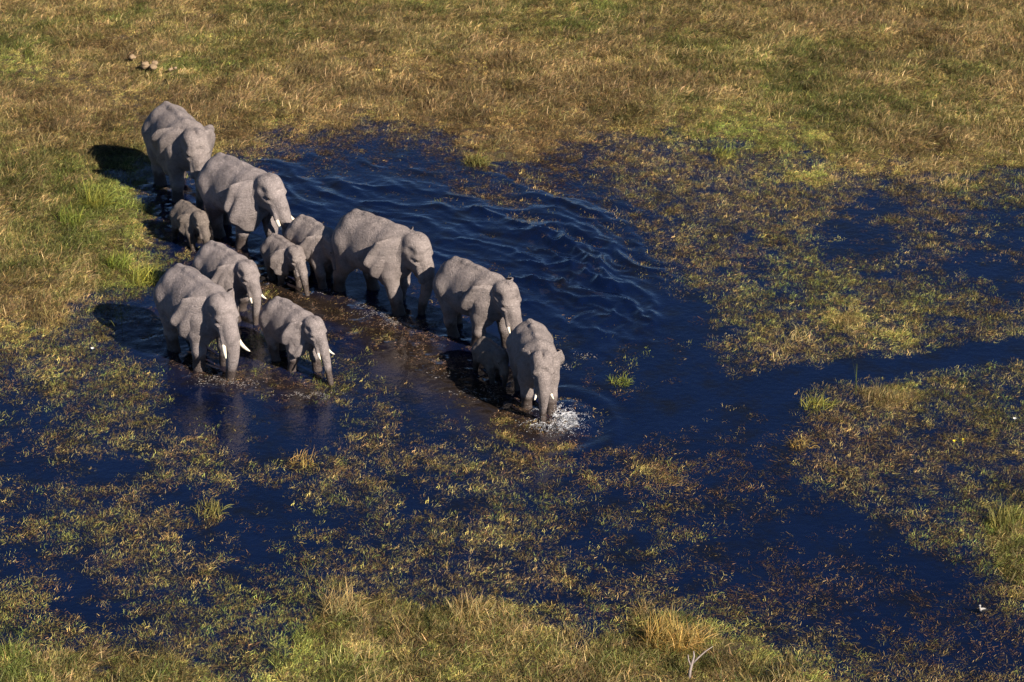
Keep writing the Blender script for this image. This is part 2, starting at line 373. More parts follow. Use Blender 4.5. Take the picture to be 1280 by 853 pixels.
TRUNKS = {   # head-frame points of the trunk's axis from the brow down
    'hang': [(1.50, 0, 2.00), (1.68, 0, 1.74), (1.80, 0, 1.42), (1.82, 0, 1.05), (1.79, 0, .72), (1.80, 0, .40), (1.86, 0, .10)],
    'fwd': [(1.50, 0, 2.00), (1.69, 0, 1.74), (1.85, 0, 1.42), (1.98, 0, 1.05), (2.10, 0, .70), (2.23, 0, .35), (2.36, 0, .02)],
    'curl': [(1.50, 0, 2.00), (1.69, 0, 1.74), (1.86, 0, 1.42), (1.94, 0, 1.08), (1.86, -.02, .76), (1.64, -.05, .52), (1.38, -.08, .40)],
    'thick': [(1.50, 0, 2.00), (1.69, 0, 1.74), (1.82, 0, 1.42), (1.86, 0, 1.08), (1.84, 0, .76), (1.80, 0, .45), (1.76, 0, .10)],
}
def build_elephant(spec):
    s = spec['s']; calf = spec.get('calf', 0.0); girth = spec.get('girth', 1.0)
    fat = girth; hs = 1+.16*calf                       # calves carry larger heads on slimmer bodies
    h = .034 if s > .6 else .04
    F = Field((-1.75, -1.15, -.12), (2.9, 1.15, 3.05), h)
    bl = 1-.10*calf
    # trunk of the body
    E_ = F.ell
    E_((-.12*bl, 0, 1.70), (1.08*bl, .61*fat, .69), None, .1)
    E_((-.22*bl, 0, 1.50), (.90*bl, .67*fat, .62*(.9+.1*fat)), None, .14)
    E_((-.80*bl, 0, 1.80), (.55*bl, .55, .575), None, .2)
    E_((-1.04*bl, 0, 1.60), (.36, .47, .54), None, .16)
    E_((.58*bl, 0, 1.76), (.50, .50, .60), None, .2)
    E_((.72*bl, 0, 1.42), (.36, .40, .42), None, .14)
    F.chain([(-1.22*bl, 0, 2.06), (-.88*bl, 0, 2.34), (-.45*bl, 0, 2.39), (.1*bl, 0, 2.38), (.6*bl, 0, 2.32), (.95*bl, 0, 2.20)], [.06, .065, .055, .05, .06, .1], .12)
    for sg in (-1, 1):
        E_((-.74*bl, .32*sg, 2.08), (.12, .08, .09), None, .22)           # point of the hip
        E_((-.90*bl, .31*sg, 1.46), (.40, .25, .54), rotM(0, .12), .24)     # haunch
        E_((.60*bl, .36*sg, 1.66), (.28, .18, .52), rotM(0, -.18), .2)     # shoulder blade
    # tail
    tl = catmull([(-1.24*bl, 0, 2.08), (-1.40*bl, .02, 1.92), (-1.45*bl, .05, 1.55), (-1.43*bl, .05+spec.get('tail', 0), 1.15), (-1.40*bl, .04+spec.get('tail', 0), .95)], 3)
    F.chain(tl, np.linspace(.085, .026, len(tl)), .05)
    # legs
    lg = spec['legs']; feet = []
    ll = -.05*0
    for (side, front), (sw, lift) in zip(((1, 1), (-1, 1), (1, 0), (-1, 0)), lg):
        yy = .31*side
        if front:
            x0 = .60*bl
            P = [(x0, yy*1.1, 1.62), (x0-.04+sw*.25, yy*1.15, 1.18), (x0+.02+sw*.62+lift*.1, yy*1.1, .66+lift*.3), (x0+sw*1.0-lift*.1, yy*1.08, .20+lift), (x0+.04+sw*1.0-lift*.12, yy*1.08, .06+lift)]
            rd = [.30, .245, .172, .158, .185]
        else:
            x0 = -.90*bl
            P = [(x0, yy*1.05, 1.62), (x0+.12+sw*.3, yy*1.15, 1.08), (x0-.06+sw*.72-lift*.2, yy*1.1, .60+lift*.6), (x0-.02+sw*1.0-lift*.2, yy*1.08, .20+lift), (x0+.04+sw*1.0-lift*.1, yy*1.08, .06+lift)]
            rd = [.40, .275, .165, .155, .18]
        F.chain(P[:4], rd[:4], .10); F.cone(P[3], P[4], rd[3], rd[4], .05)
        F.ell((P[2][0]+.03, P[2][1], P[2][2]), (.17, .165, .16), None, .06)
        feet.append(P[4])
    # head
    piv = np.array([.92*bl, 0, 1.98]); HM = rotM(R(spec.get('yaw', 0)), R(spec.get('nod', 0)))
    hsc = hs; offx = -.06*(1-bl)*10
    def hp(p): return piv+HM@((np.array(p, float)-np.array([.92, 0, 2.06]))*hsc)
    def he(c, r, k=.1, tilt=0): F.ell(hp(c), np.array(r)*hsc, HM@rotM(0, tilt), k)
    F.cone(piv+np.array([-.34, 0, -.04]), hp((1.16, 0, 2.08)), .38, .33*hsc, .16)
    F.cone(piv+np.array([-.25, 0, -.35]), hp((1.20, 0, 1.80)), .32, .25*hsc, .14)
    he((1.30, 0, 2.12), (.38, .34, .36), .1)
    he((1.22, .12, 2.31), (.26, .19, .18), .12); he((1.22, -.12, 2.31), (.26, .19, .18), .12)    # double dome
    he((1.47, 0, 2.06), (.20, .30, .34), .08, -.30)                                       # brow plate
    he((1.36, 0, 1.74), (.27, .235, .24), .1)                                              # cheeks, jaw
    he((1.48, 0, 1.47), (.22, .12, .12), .1, .45)
    for sg in (-1, 1):
        he((1.49, .25*sg, 2.05), (.14, .06, .07), .07)                                   # brow
        he((1.55, .17*sg, 1.76), (.12, .09, .20), .07)                                      # tusk socket
        F.cone(hp((1.58, .16*sg, 1.80)), hp((1.75, .205*sg, 1.44)), .095*hsc, .075*hsc, .05)
    def hc(c, r, k=.06, yaw=0): F.cut(hp(c), np.array(r)*hsc, HM@rotM(yaw, 0), k)
    for sg in (-1, 1):
        hc((1.36, .39*sg, 2.17), (.17, .10, .13), .07)                 # temple hollow
        hc((1.53, .345*sg, 1.96), (.06, .055, .038), .035)               # eye socket
        he((1.40, .285*sg, 1.90), (.20, .055, .055), .05, .15)         # cheekbone
        he((1.50, .275*sg, 2.06), (.12, .05, .045), .035, .2)          # brow ridge
    hc((1.20, 0, 2.60), (.34, .035, .16), .06)                         # groove between the domes
    hc((1.72, 0, 2.16), (.12, .16, .16), .08)                          # flat of the forehead
    tk = catmull(TRUNKS[spec['trunk']], 5)
    tw = spec.get('twist', 0.0)
    tl_ = np.linspace(0, 1, len(tk)); tk[:, 1] += tw*tl_**2
    sh = spec.get('short', 1.0); tk = tk[0]+(tk-tk[0])*np.array([1, 1, sh])
    tkw = np.array([hp(p) for p in tk])
    tkw[:, 2] = np.maximum(tkw[:, 2], .05)
    thick = spec.get('thick', 1.0)
    rad = np.interp(tl_, [0, .14, .3, .6, 1], [.20, .20, .165*thick**.5, .112*thick, .062*thick])*hsc
    rad = rad*(1+.03*np.sin(tl_*95))
    F.chain(tkw, rad, .045)
    V, Q = surface_nets(F.D, F.lo, h)
    # relax the joins between the masses
    ed = np.concatenate([Q[:, [0, 1]], Q[:, [1, 2]], Q[:, [2, 3]], Q[:, [3, 0]]]); cnt = np.bincount(ed[:, 0], minlength=len(V))+np.bincount(ed[:, 1], minlength=len(V))
    for it in range(8):
        acc = np.stack([np.bincount(ed[:, 0], V[ed[:, 1], q], len(V))+np.bincount(ed[:, 1], V[ed[:, 0], q], len(V)) for q in range(3)], 1)/cnt[:, None]
        V = V+(.55 if it % 2 == 0 else -.50)*(acc-V)
    # ears, part of the same hide
    parts = [(V, Q)]
    er = spec.get('ear', 1.0)
    outl = np.array([(0.0, .05), (.10, .16), (.30, .25), (.55, .25), (.78, .13), (.90, -.08), (.90, -.30), (.80, -.55), (.64, -.78), (.48, -.98), (.34, -1.10), (.20, -1.04), (.10, -.86), (.03, -.68)])
    OL = catmull(np.c_[outl, np.zeros(len(outl))], 4)[:, :2]; nv = len(OL); nu = 15
    rr_ = random.Random(spec['seed'])
    for sg in (-1, 1):
        flare = R(spec.get('flare', (26, 26))[0 if sg < 0 else 1]); ph = rr_.random()*6; sheet = np.zeros((nu, nv, 3))
        for j in range(nv):
            v = j/(nv-1); root = np.array([.02+.02*math.sin(v*3), .06-.62*v])
            for i in range(nu):
                u = i/(nu-1); ab = root+(OL[j]*er*np.array([.96, 1.14])-root)*u; a, b_ = ab
                out = -.03+.40*float(sstep(-.05, .62, a))*(1-.15*v)+math.sin(flare)*max(0, a-.12)
                out += .045*math.sin(a*19+b_*6+ph)*u+.065*u**2*math.sin(v*21+ph+u*1.5)+.045*u*math.sin(v*9+ph*2)+.035*math.sin(a*9+b_*4+ph)*u
                out -= .10*u**2*(1-.6*math.sin(v*3.1))
                out -= (.34 if sg < 0 else .28)*max(0, b_+.12)*u
                fold = max(0, (b_-.16)/.2)                       # rolled upper rim
                out -= .13*fold**2; b2 = b_-.05*fold-(.6*max(0, b_) if sg > 0 else 0)
                lobe = max(0, -(b_+.55))*u; out -= .22*lobe*(1-math.sin(flare))
                p = np.array([1.12-a*math.cos(flare)*.96, sg*(.25+out+.05*u), 2.13+b2-.22*a])
                sheet[i, j] = hp(p)
        # normals -> thickness
        du = np.gradient(sheet, axis=0); dv = np.gradient(sheet, axis=1); nn = np.cross(du, dv); nn /= np.linalg.norm(nn, axis=2, keepdims=True)+1e-9
        uu = np.linspace(0, 1, nu)[:, None, None]; th = (.034-.022*uu)*hsc
        A_ = (sheet+nn*th).reshape(-1, 3); B_ = (sheet-nn*th).reshape(-1, 3); n0 = nu*nv
        ii = np.arange(n0).reshape(nu, nv)
        q1 = np.stack([ii[:-1, :-1].ravel(), ii[1:, :-1].ravel(), ii[1:, 1:].ravel(), ii[:-1, 1:].ravel()], 1)
        q2 = q1[:, ::-1]+n0
        ring = np.concatenate([ii[:, 0], ii[-1, 1:], ii[::-1, -1][1:], ii[0, ::-1][1:]])
        q3 = np.stack([ring[:-1], ring[:-1]+n0, ring[1:]+n0, ring[1:]], 1)
        parts.append((np.vstack([A_, B_]), np.vstack([q1, q2, q3])))
    VV, QQ, off = [], [], 0
    for v_, q_ in parts: VV.append(v_); QQ.append(q_+off); off += len(v_)
    V = np.vstack(VV); Q = np.vstack(QQ)
    # skin relief: soft folds running down the flanks and round the legs
    x, y, z = V.T
    fold = .0012*np.sin(x*23+3*np.sin(z*4+y*3))*np.sin(z*7+x*2+1.3*np.sin(y*6))
    side_n = np.sign(y)*np.minimum(1, np.abs(y)*4)
    V[:, 1] += fold*side_n
    V = V*s
    me = mesh_np('body', V, Q, True, [HIDE[spec.get('hide', 0)]])
    root = bpy.data.objects.new('elephant', None); root.empty_display_size = .3
    put(root, spec['label'], 'elephant', 'elephants of the herd wading through the marsh')
    root.location = (spec['x'], spec['y'], spec.get('z', -.07-.09*s)); root.rotation_euler = (0, 0, R(spec['head']))
    body = put(bpy.data.objects.new('body', me), parent=root)
    # tusks
    tL = spec.get('tusk', 0)
    if tL > 0:
        for sg in (-1, 1):
            n = 11; t = np.linspace(0, 1, n)
            base = np.array([1.74, .205*sg, 1.46]); pts = np.stack([base[0]+tL*(.62*t+.22*t*t), base[1]+sg*tL*(.20*t+.10*t*t), base[2]-tL*(.78*t-.36*t*t)], 1)
            pts = np.array([hp(p) for p in pts]); rd = np.interp(t, [0, .5, .85, 1], [.062, .05, .032, .006])*hsc*(.6+.4*min(1, tL/.5))
            vs, fs = [], []
            for i in range(n):
                d = pts[min(i+1, n-1)]-pts[max(i-1, 0)]; d /= np.linalg.norm(d); e1 = np.cross(d, (0, 0, 1.)); e1 /= np.linalg.norm(e1); e2 = np.cross(d, e1)
                for a in range(10): vs.append((pts[i]+rd[i]*(math.cos(a*math.pi/5)*e1+math.sin(a*math.pi/5)*e2))*s)
            for i in range(n-1):
                for a in range(10): fs.append((i*10+a, i*10+(a+1) % 10, (i+1)*10+(a+1) % 10, (i+1)*10+a))
            fs.append(tuple(range((n-1)*10, n*10)))
            put(bpy.data.objects.new('tusk', mesh_np('tusk', vs, fs, True, [IVORY])), parent=root)
    for sg in (-1, 1):
        bm = bmesh.new(); bmesh.ops.create_uvsphere(bm, u_segments=10, v_segments=8, radius=.034*s*hsc)
        em = bpy.data.meshes.new('eye'); bm.to_mesh(em); bm.free(); em.materials.append(EYE)
        eo = put(bpy.data.objects.new('eye', em), parent=root); eo.location = hp((1.56, .292*sg, 2.02))*s
    # tail tuft: a hank of dark hair
    vs, fs = [], []; te = tl[-1]
    for i in range(26):
        a = rr_.random()*6.28; q = .03*rr_.random(); L = .22+.16*rr_.random(); p0 = te+np.array([q*math.cos(a), q*math.sin(a), .03]); p1 = p0+np.array([.05*math.cos(a), .05*math.sin(a), -L])
        w_ = np.array([-math.sin(a), math.cos(a), 0])*.008; b0 = len(vs)
        vs += [(p0-w_)*s, (p0+w_)*s, (p1+w_*.3)*s, (p1-w_*.3)*s]; fs.append((b0, b0+1, b0+2, b0+3))
    put(bpy.data.objects.new('tail_tuft', mesh_np('tail_tuft', vs, fs, False, [HAIR])), parent=root)
    return root

W1 = [(.30, 0), (-.26, .0), (-.34, .0), (.28, 0)]
W2 = [(-.30, 0), (.34, 0), (.26, 0), (-.32, 0)]
W3 = [(.10, 0), (-.08, 0), (-.12, 0), (.10, 0)]
HERD = [
 dict(label='big tuskless-looking elephant at the back of the line with its shadow on dry grass', x=-10.72, y=11.15, head=-62, s=1.2, legs=W3, trunk='hang', nod=14, yaw=-4, flare=(15, 12), ear=1.08, hide=1, girth=1.02),
 dict(label='big elephant with white tusks, trunk curled back above a small calf', x=-8.35, y=7.2, head=-47, s=1.14, legs=W1, trunk='curl', nod=2, yaw=4, tusk=.42, flare=(16, 11), ear=1.0),
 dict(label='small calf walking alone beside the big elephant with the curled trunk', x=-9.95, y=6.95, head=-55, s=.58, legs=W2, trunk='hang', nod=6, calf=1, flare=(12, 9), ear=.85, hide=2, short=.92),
 dict(label='half grown elephant with short tusks just behind the big long-tusked one', x=-8.27, y=2.15, head=-50, s=0.85, legs=W2, trunk='hang', nod=6, tusk=.30, flare=(15, 11), ear=.95),
 dict(label='big elephant with the longest white tusks and its trunk in the water', x=-8.73, y=-1.0, head=-54, s=1.1, legs=W3, trunk='thick', nod=10, yaw=0, tusk=0.46, flare=(17, 15), thick=1.25, ear=1.0),
 dict(label='half grown elephant with small tusks above its own dark reflection', x=-6.07, y=-1.42, head=-50, s=.80, legs=W1, trunk='fwd', nod=4, yaw=2, tusk=.34, flare=(14, 10), ear=.92),
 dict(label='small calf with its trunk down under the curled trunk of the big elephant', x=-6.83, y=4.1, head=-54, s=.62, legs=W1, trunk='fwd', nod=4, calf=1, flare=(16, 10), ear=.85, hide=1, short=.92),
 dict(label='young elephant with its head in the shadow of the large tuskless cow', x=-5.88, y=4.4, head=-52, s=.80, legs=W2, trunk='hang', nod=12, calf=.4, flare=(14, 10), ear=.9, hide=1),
 dict(label='large elephant seen side on, broad brow bowed and foreleg striding onto mud', x=-3.84, y=2.85, head=-42, s=1.13, legs=W2, trunk='hang', nod=13, yaw=4, flare=(17, 15), ear=.95, girth=1.04, hide=1),
 dict(label='elephant with short tusks right behind the leading animal, ears close to its head', x=-1.0, y=0.15, head=-47, s=1.0, legs=W1, trunk='hang', nod=10, yaw=-6, tusk=.30, flare=(18, 15), ear=.95, hide=1),
 dict(label='leading elephant of the herd kicking up white spray with its forefoot', x=0.62, y=-3.6, head=-80, s=.90, legs=[(.28, .0), (-.15, 0), (-.25, 0), (.2, 0)], trunk='hang', nod=12, yaw=-4, tusk=.26, flare=(7, 4), ear=.92, hide=1, short=.86),
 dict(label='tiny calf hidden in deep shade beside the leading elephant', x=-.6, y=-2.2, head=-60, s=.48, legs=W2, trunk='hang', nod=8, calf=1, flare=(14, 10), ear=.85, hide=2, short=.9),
]
for i, sp_ in enumerate(HERD):
    sp_['seed'] = i; build_elephant(sp_)

# ------------------------------------------------------------------ plants
def blade_mat(name, transl=.25, rough=.55):
    T = NT(name)
    ti = T.n('ShaderNodeAttribute', attribute_name='tint', attribute_type='INSTANCER')
    bc = T.n('ShaderNodeAttribute', attribute_name='bcol')
    c = T.mixc(1.0, ti.outputs['Color'], bc.outputs['Color'], 'MULTIPLY')
    d = T.n('ShaderNodeBsdfPrincipled'); d.inputs['Roughness'].default_value = rough; d.inputs['Specular IOR Level'].default_value = .2
    t = T.n('ShaderNodeBsdfTranslucent'); m = T.n('ShaderNodeMixShader'); m.inputs[0].default_value = transl
    T.l(c, d.inputs['Base Color']); T.l(c, t.inputs['Color']); T.l(d.outputs[0], m.inputs[1]); T.l(t.outputs[0], m.inputs[2]); T.l(m.outputs[0], T.out.inputs[0])
    return T.m
BLADE = blade_mat('grass_blade')
def clump_mesh(name, n, L, spread, elev, droop, width, seed, aim=None, segs=3, z0=0.0, colvar=.35, mat=None, ellip=1.0):
    """n blades: elev = (lo, hi) start elevation, droop = fall of the angle along the blade, aim = spread of heading about +x"""
    r = np.random.default_rng(seed); V = []; Fq = []; C = []
    for i in range(n):
        q = spread*math.sqrt(r.random()); a0 = r.random()*6.283
        p = np.array([q*math.cos(a0), q*math.sin(a0)*ellip, z0*r.random()])
        az = r.normal(0, aim) if aim else r.random()*6.283
        el = R(r.uniform(*elev)); ln = r.uniform(*L); w = width*r.uniform(.6, 1.3); bend = r.normal(0, .35)
        dr = R(r.uniform(*droop)); b0 = len(V)
        br = math.exp(r.normal(0, colvar)); warm = r.random()
        col = np.array([.78+.5*warm, .95+.12*warm, .75+.35*r.random()])*br
        tw = r.random()*3.14
        for k in range(segs+1):
            t = k/segs; e = el-dr*t; a = az+bend*t
            side = np.array([-math.sin(a)*math.cos(tw*.35), math.cos(a)*math.cos(tw*.35), math.sin(tw*.35)])
            ww = w*(1-.85*t**2)*.5
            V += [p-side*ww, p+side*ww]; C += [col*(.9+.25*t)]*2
            p = p+np.array([math.cos(e)*math.cos(a), math.cos(e)*math.sin(a), math.sin(e)])*ln/segs
            if p[2] < z0*.2: p[2] = z0*.2+.004
        for k in range(segs): Fq.append((b0+2*k, b0+2*k+1, b0+2*k+3, b0+2*k+2))
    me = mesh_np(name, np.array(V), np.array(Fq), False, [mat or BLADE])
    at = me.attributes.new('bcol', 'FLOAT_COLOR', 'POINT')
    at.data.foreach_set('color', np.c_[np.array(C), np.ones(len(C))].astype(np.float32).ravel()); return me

def scatter(name, label, protos, P, rotz, scl, tint, tilt=None):
    col = bpy.data.collections.new(name+'_sprigs')
    for i, m in enumerate(protos): col.objects.link(bpy.data.objects.new('%s_sprig_%02d' % (name, i), m))
    n = len(P); me = bpy.data.meshes.new(name); me.vertices.add(n); me.vertices.foreach_set('co', P.astype(np.float32).ravel())
    rot = np.zeros((n, 3), np.float32); rot[:, 2] = rotz
    if tilt is not None: rot[:, :2] = tilt
    a = me.attributes.new('rot', 'FLOAT_VECTOR', 'POINT'); a.data.foreach_set('vector', rot.ravel())
    a = me.attributes.new('scl', 'FLOAT', 'POINT'); a.data.foreach_set('value', scl.astype(np.float32))
    a = me.attributes.new('pick', 'INT', 'POINT'); a.data.foreach_set('value', np.random.default_rng(len(P)).integers(0, len(protos), n).astype(np.int32))
    a = me.attributes.new('tint', 'FLOAT_COLOR', 'POINT'); a.data.foreach_set('color', np.c_[tint, np.ones(n)].astype(np.float32).ravel())
    o = put(bpy.data.objects.new(name, me), label=label, kind='stuff')
    g = bpy.data.node_groups.new(name, 'GeometryNodeTree')
    g.interface.new_socket('Geometry', in_out='INPUT', socket_type='NodeSocketGeometry'); g.interface.new_socket('Geometry', in_out='OUTPUT', socket_type='NodeSocketGeometry')
    N = g.nodes.new; gi = N('NodeGroupInput'); go = N('NodeGroupOutput'); ip = N('GeometryNodeInstanceOnPoints'); ci = N('GeometryNodeCollectionInfo')
    ci.inputs[0].default_value = col; ci.inputs[1].default_value = True; ci.inputs[2].default_value = True
    def na(nm, dt): q = N('GeometryNodeInputNamedAttribute'); q.data_type = dt; q.inputs[0].default_value = nm; return q.outputs[0]
    L_ = g.links.new
    e2r = N('FunctionNodeEulerToRotation'); L_(na('rot', 'FLOAT_VECTOR'), e2r.inputs[0])
    L_(gi.outputs[0], ip.inputs['Points']); L_(ci.outputs[0], ip.inputs['Instance']); ip.inputs['Pick Instance'].default_value = True
    L_(na('pick', 'INT'), ip.inputs['Instance Index']); L_(e2r.outputs[0], ip.inputs['Rotation']); L_(na('scl', 'FLOAT'), ip.inputs['Scale'])
    L_(ip.outputs[0], go.inputs[0])
    md = o.modifiers.new('scatter', 'NODES'); md.node_group = g
    return o

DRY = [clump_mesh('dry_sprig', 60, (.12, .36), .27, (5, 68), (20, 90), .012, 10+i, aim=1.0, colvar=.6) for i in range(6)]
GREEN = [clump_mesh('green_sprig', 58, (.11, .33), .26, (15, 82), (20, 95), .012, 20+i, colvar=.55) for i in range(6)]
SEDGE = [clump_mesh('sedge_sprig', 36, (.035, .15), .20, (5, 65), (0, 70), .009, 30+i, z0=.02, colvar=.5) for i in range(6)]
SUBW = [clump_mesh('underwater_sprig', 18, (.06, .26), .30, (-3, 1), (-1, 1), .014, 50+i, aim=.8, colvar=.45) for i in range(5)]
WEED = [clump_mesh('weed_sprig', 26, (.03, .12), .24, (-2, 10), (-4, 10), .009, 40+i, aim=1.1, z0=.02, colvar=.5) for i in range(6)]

# candidate places over the whole marsh in view and a margin round it
N0 = 330000
cx = rng.uniform(-27, 27, N0); cy = rng.uniform(-22, 46, N0)
px, py = to_px(cx, cy); keep = (px > -140) & (px < 1420) & (py > -70) & (py < 960)
cx, cy, px, py = cx[keep], cy[keep], px[keep], py[keep]
c = cover(cx, cy); ground = land_h(cx, cy)
nz = (fbm(cx, cy, 1.7, 6, 4)-.5)*1.7+(fbm(cx, cy, .55, 1, 3)-.5)*1.6
loc = c+.30*nz*(1-.75*sstep(.85, 1, c))
leg_d = np.full(len(cx), 9.0)
for e in HERD:
    dx, dy = math.cos(R(e['head'])), math.sin(R(e['head'])); t = np.clip((cx-e['x'])*dx+(cy-e['y'])*dy, -1*e['s'], .9*e['s'])
    leg_d = np.minimum(leg_d, np.hypot(cx-e['x']-t*dx, cy-e['y']-t*dy)/e['s'])
G = .30+(fbm(cx, cy, 3.2, 3, 4)-.5)*1.3+blobs(cx, cy, [(110, 275, 95, 70, .48), (185, 345, 60, 35, .45), (30, 330, 60, 70, .25), (235, 92, 55, 22, .45), (1060, 150, 200, 60, .14),
    (840, 130, 90, 30, .2), (1000, 320, 160, 70, .25), (500, 800, 300, 80, .15), (60, 820, 160, 50, .4), (1250, 660, 60, 60, .3), (950, 830, 200, 40, .3), (600, 30, 500, 40, .12),
    (430, 125, 240, 42, -.40), (660, 110, 170, 40, -.35), (120, 135, 150, 35, -.35), (1180, 45, 130, 45, -.40), (40, 380, 70, 25, -.35), (260, 130, 100, 40, -.2)])
G = np.clip(G+rng.normal(0, .25, len(cx)), 0, 1)
BRT = (.35+1.25*fbm(cx, cy, 1.8, 7, 5))*(.45+1.15*fbm(cx, cy, .45, 4, 3))*np.exp(rng.normal(0, .22, len(cx)))
def pal(stops, t):
    xs = [q[0] for q in stops]; return np.stack([np.interp(t, xs, [q[1][i] for q in stops]) for i in range(3)], 1)
LAND = [(0, (.168, .120, .064)), (.25, (.29, .222, .108)), (.5, (.172, .150, .060)), (.75, (.108, .114, .039)), (1, (.10, .126, .032))]
EMER = [(0, (.18, .115, .058)), (.3, (.32, .25, .105)), (.55, (.31, .28, .09)), (.8, (.23, .25, .072)), (1, (.18, .235, .058))]
FLO = [(0, (.080, .045, .027)), (.4, (.13, .080, .045)), (.7, (.17, .12, .058)), (1, (.12, .105, .045))]
u = rng.random(len(cx)); v = rng.random(len(cx))
swirl = fbm(cx, cy, 3.0, 2, 4)*14+rng.normal(0, .9, len(cx))
# trampled strip where the herd came down to the water
tr_d = seg_dist(cx, cy, [(-60, 60), (60, 100), (180, 130), (230, 200)]); tramp = sstep(1.6, .3, tr_d)

edge = .5+.5*sstep(.74, 1.0, loc)
land = (loc > .76+.12*rng.random(len(cx))) & (leg_d > .55) & (ground > -.12)
isg = v < sstep(.25, .85, G)*.75+.12
k = land & ~isg & (u < .42)
scatter('dry_grass', 'matted dry tan grass covering the banks of the marsh', DRY, np.c_[cx, cy, ground-.02][k], swirl[k], edge[k]*(.5+.9*rng.random(k.sum())**2.2)*(1-.45*tramp[k]),
        pal(LAND, G*.8)[k]*BRT[k, None]*(1-.25*tramp[k, None]))
k = land & isg & (u < .42)
scatter('green_grass', 'green and olive marsh grass standing on the banks', GREEN, np.c_[cx, cy, ground-.02][k], (6.283*rng.random(len(cx)))[k], edge[k]*(.5+.9*rng.random(k.sum())**2.0)*(1-.4*tramp[k]),
        pal(LAND, .45+G*.55)[k]*BRT[k, None])
red = blobs(cx, cy, [(650, 215, 110, 45, .8), (410, 195, 110, 25, .6), (1000, 735, 140, 35, .6), (740, 560, 90, 40, .45), (900, 600, 90, 40, .35), (1060, 560, 120, 35, .3), (470, 400, 120, 25, .3), (1200, 790, 80, 40, .5)])
emer = (leg_d > .45) & (u < .86*sstep(.18, .90, loc-.25*np.clip(red, 0, .7))) & ~((loc > .80) & (v < .55))
Ge = np.clip(G*.9+.22-.55*red+rng.normal(0, .12, len(cx)), 0, 1)
scatter('sedge', 'short olive and brown sedge growing out of the shallow water', SEDGE, np.c_[cx, cy, np.maximum(ground, -.03)][emer], (6.283*rng.random(len(cx)))[emer], .45+.75*rng.random(emer.sum())**1.4,
        pal(EMER, Ge)[emer]*(1.15*BRT*(.8+.4*v))[emer, None])
calm = 1-np.clip(blobs(cx, cy, [(520, 280, 150, 45, .9), (740, 350, 90, 55, 1.0), (830, 400, 45, 50, .7)]), 0, .96)
wp = ((.30*sstep(.2, .65, loc)+.40*np.clip(red, 0, 1))+.025)*calm*sstep(.6, 1.3, seg_dist(cx, cy, CHANNEL))
weed = (v < wp) & (loc < .85) & (leg_d > .35)
drift = swirl*.35+.6
scatter('floating_weed', 'brown and rust coloured weed floating on the dark water', WEED, np.c_[cx, cy, np.full(len(cx), .006)][weed], drift[weed], .35+.85*rng.random(weed.sum()),
        pal(FLO, np.clip(u+.25-.5*red, 0, 1))[weed]*BRT[weed, None])
sub = (u < (.34+.40*sstep(.15, .6, loc)+.3*np.clip(red, 0, 1))*(.3+.7*calm)*sstep(.35, .62, fbm(cx, cy, 1.1, 2, 4)+.12*(loc > .2))) & (c < .8)
scatter('submerged_weed', 'brown weed lying just under the surface of the clear dark water', SUBW, np.c_[cx, cy, -.02-.05*v][sub], drift[sub], .6+.8*rng.random(sub.sum()),
        pal([(0, (.32, .20, .11)), (.5, (.46, .33, .17)), (1, (.36, .34, .15))], rng.random(len(cx)))[sub])
# debris churned up along the herd's path
deb = (v < .6*sstep(1.5, .3, np.minimum(seg_dist(cx, cy, TRACK), seg_dist(cx, cy, TRACK2)+.3))*sstep(.25, .65, fbm(cx, cy, .9, 1, 3))) & (leg_d > .3) & (c < .7)
scatter('churned_weed', 'pinkish brown shreds of weed churned up on the muddy path of the herd', WEED, np.c_[cx, cy, np.full(len(cx), .025)][deb], (6.283*rng.random(len(cx)))[deb], .25+.5*rng.random(deb.sum()),
        pal([(0, (.10, .06, .04)), (.6, (.18, .115, .08)), (1, (.26, .18, .14))], u)[deb])

# ------------------------------------------------------------------ single tussocks that stand out of the mat
def tussock_mat(name, col):
    T = NT(name); bc = T.n('ShaderNodeAttribute', attribute_name='bcol')
    c = T.mixc(1.0, col, bc.outputs['Color'], 'MULTIPLY')
    d = T.n('ShaderNodeBsdfPrincipled'); d.inputs['Roughness'].default_value = .55; d.inputs['Specular IOR Level'].default_value = .2
    t = T.n('ShaderNodeBsdfTranslucent'); m = T.n('ShaderNodeMixShader'); m.inputs[0].default_value = .25
    T.l(c, d.inputs['Base Color']); T.l(c, t.inputs['Color']); T.l(d.outputs[0], m.inputs[1]); T.l(t.outputs[0], m.inputs[2]); T.l(m.outputs[0], T.out.inputs[0])
    return T.m
TM = {'green': tussock_mat('tussock_green', (.17, .21, .042)), 'lime': tussock_mat('tussock_lime', (.25, .26, .055)), 'gold': tussock_mat('tussock_gold', (.36, .255, .085)), 'olive': tussock_mat('tussock_olive', (.19, .185, .06)), 'straw': tussock_mat('tussock_straw', (.33, .26, .125))}
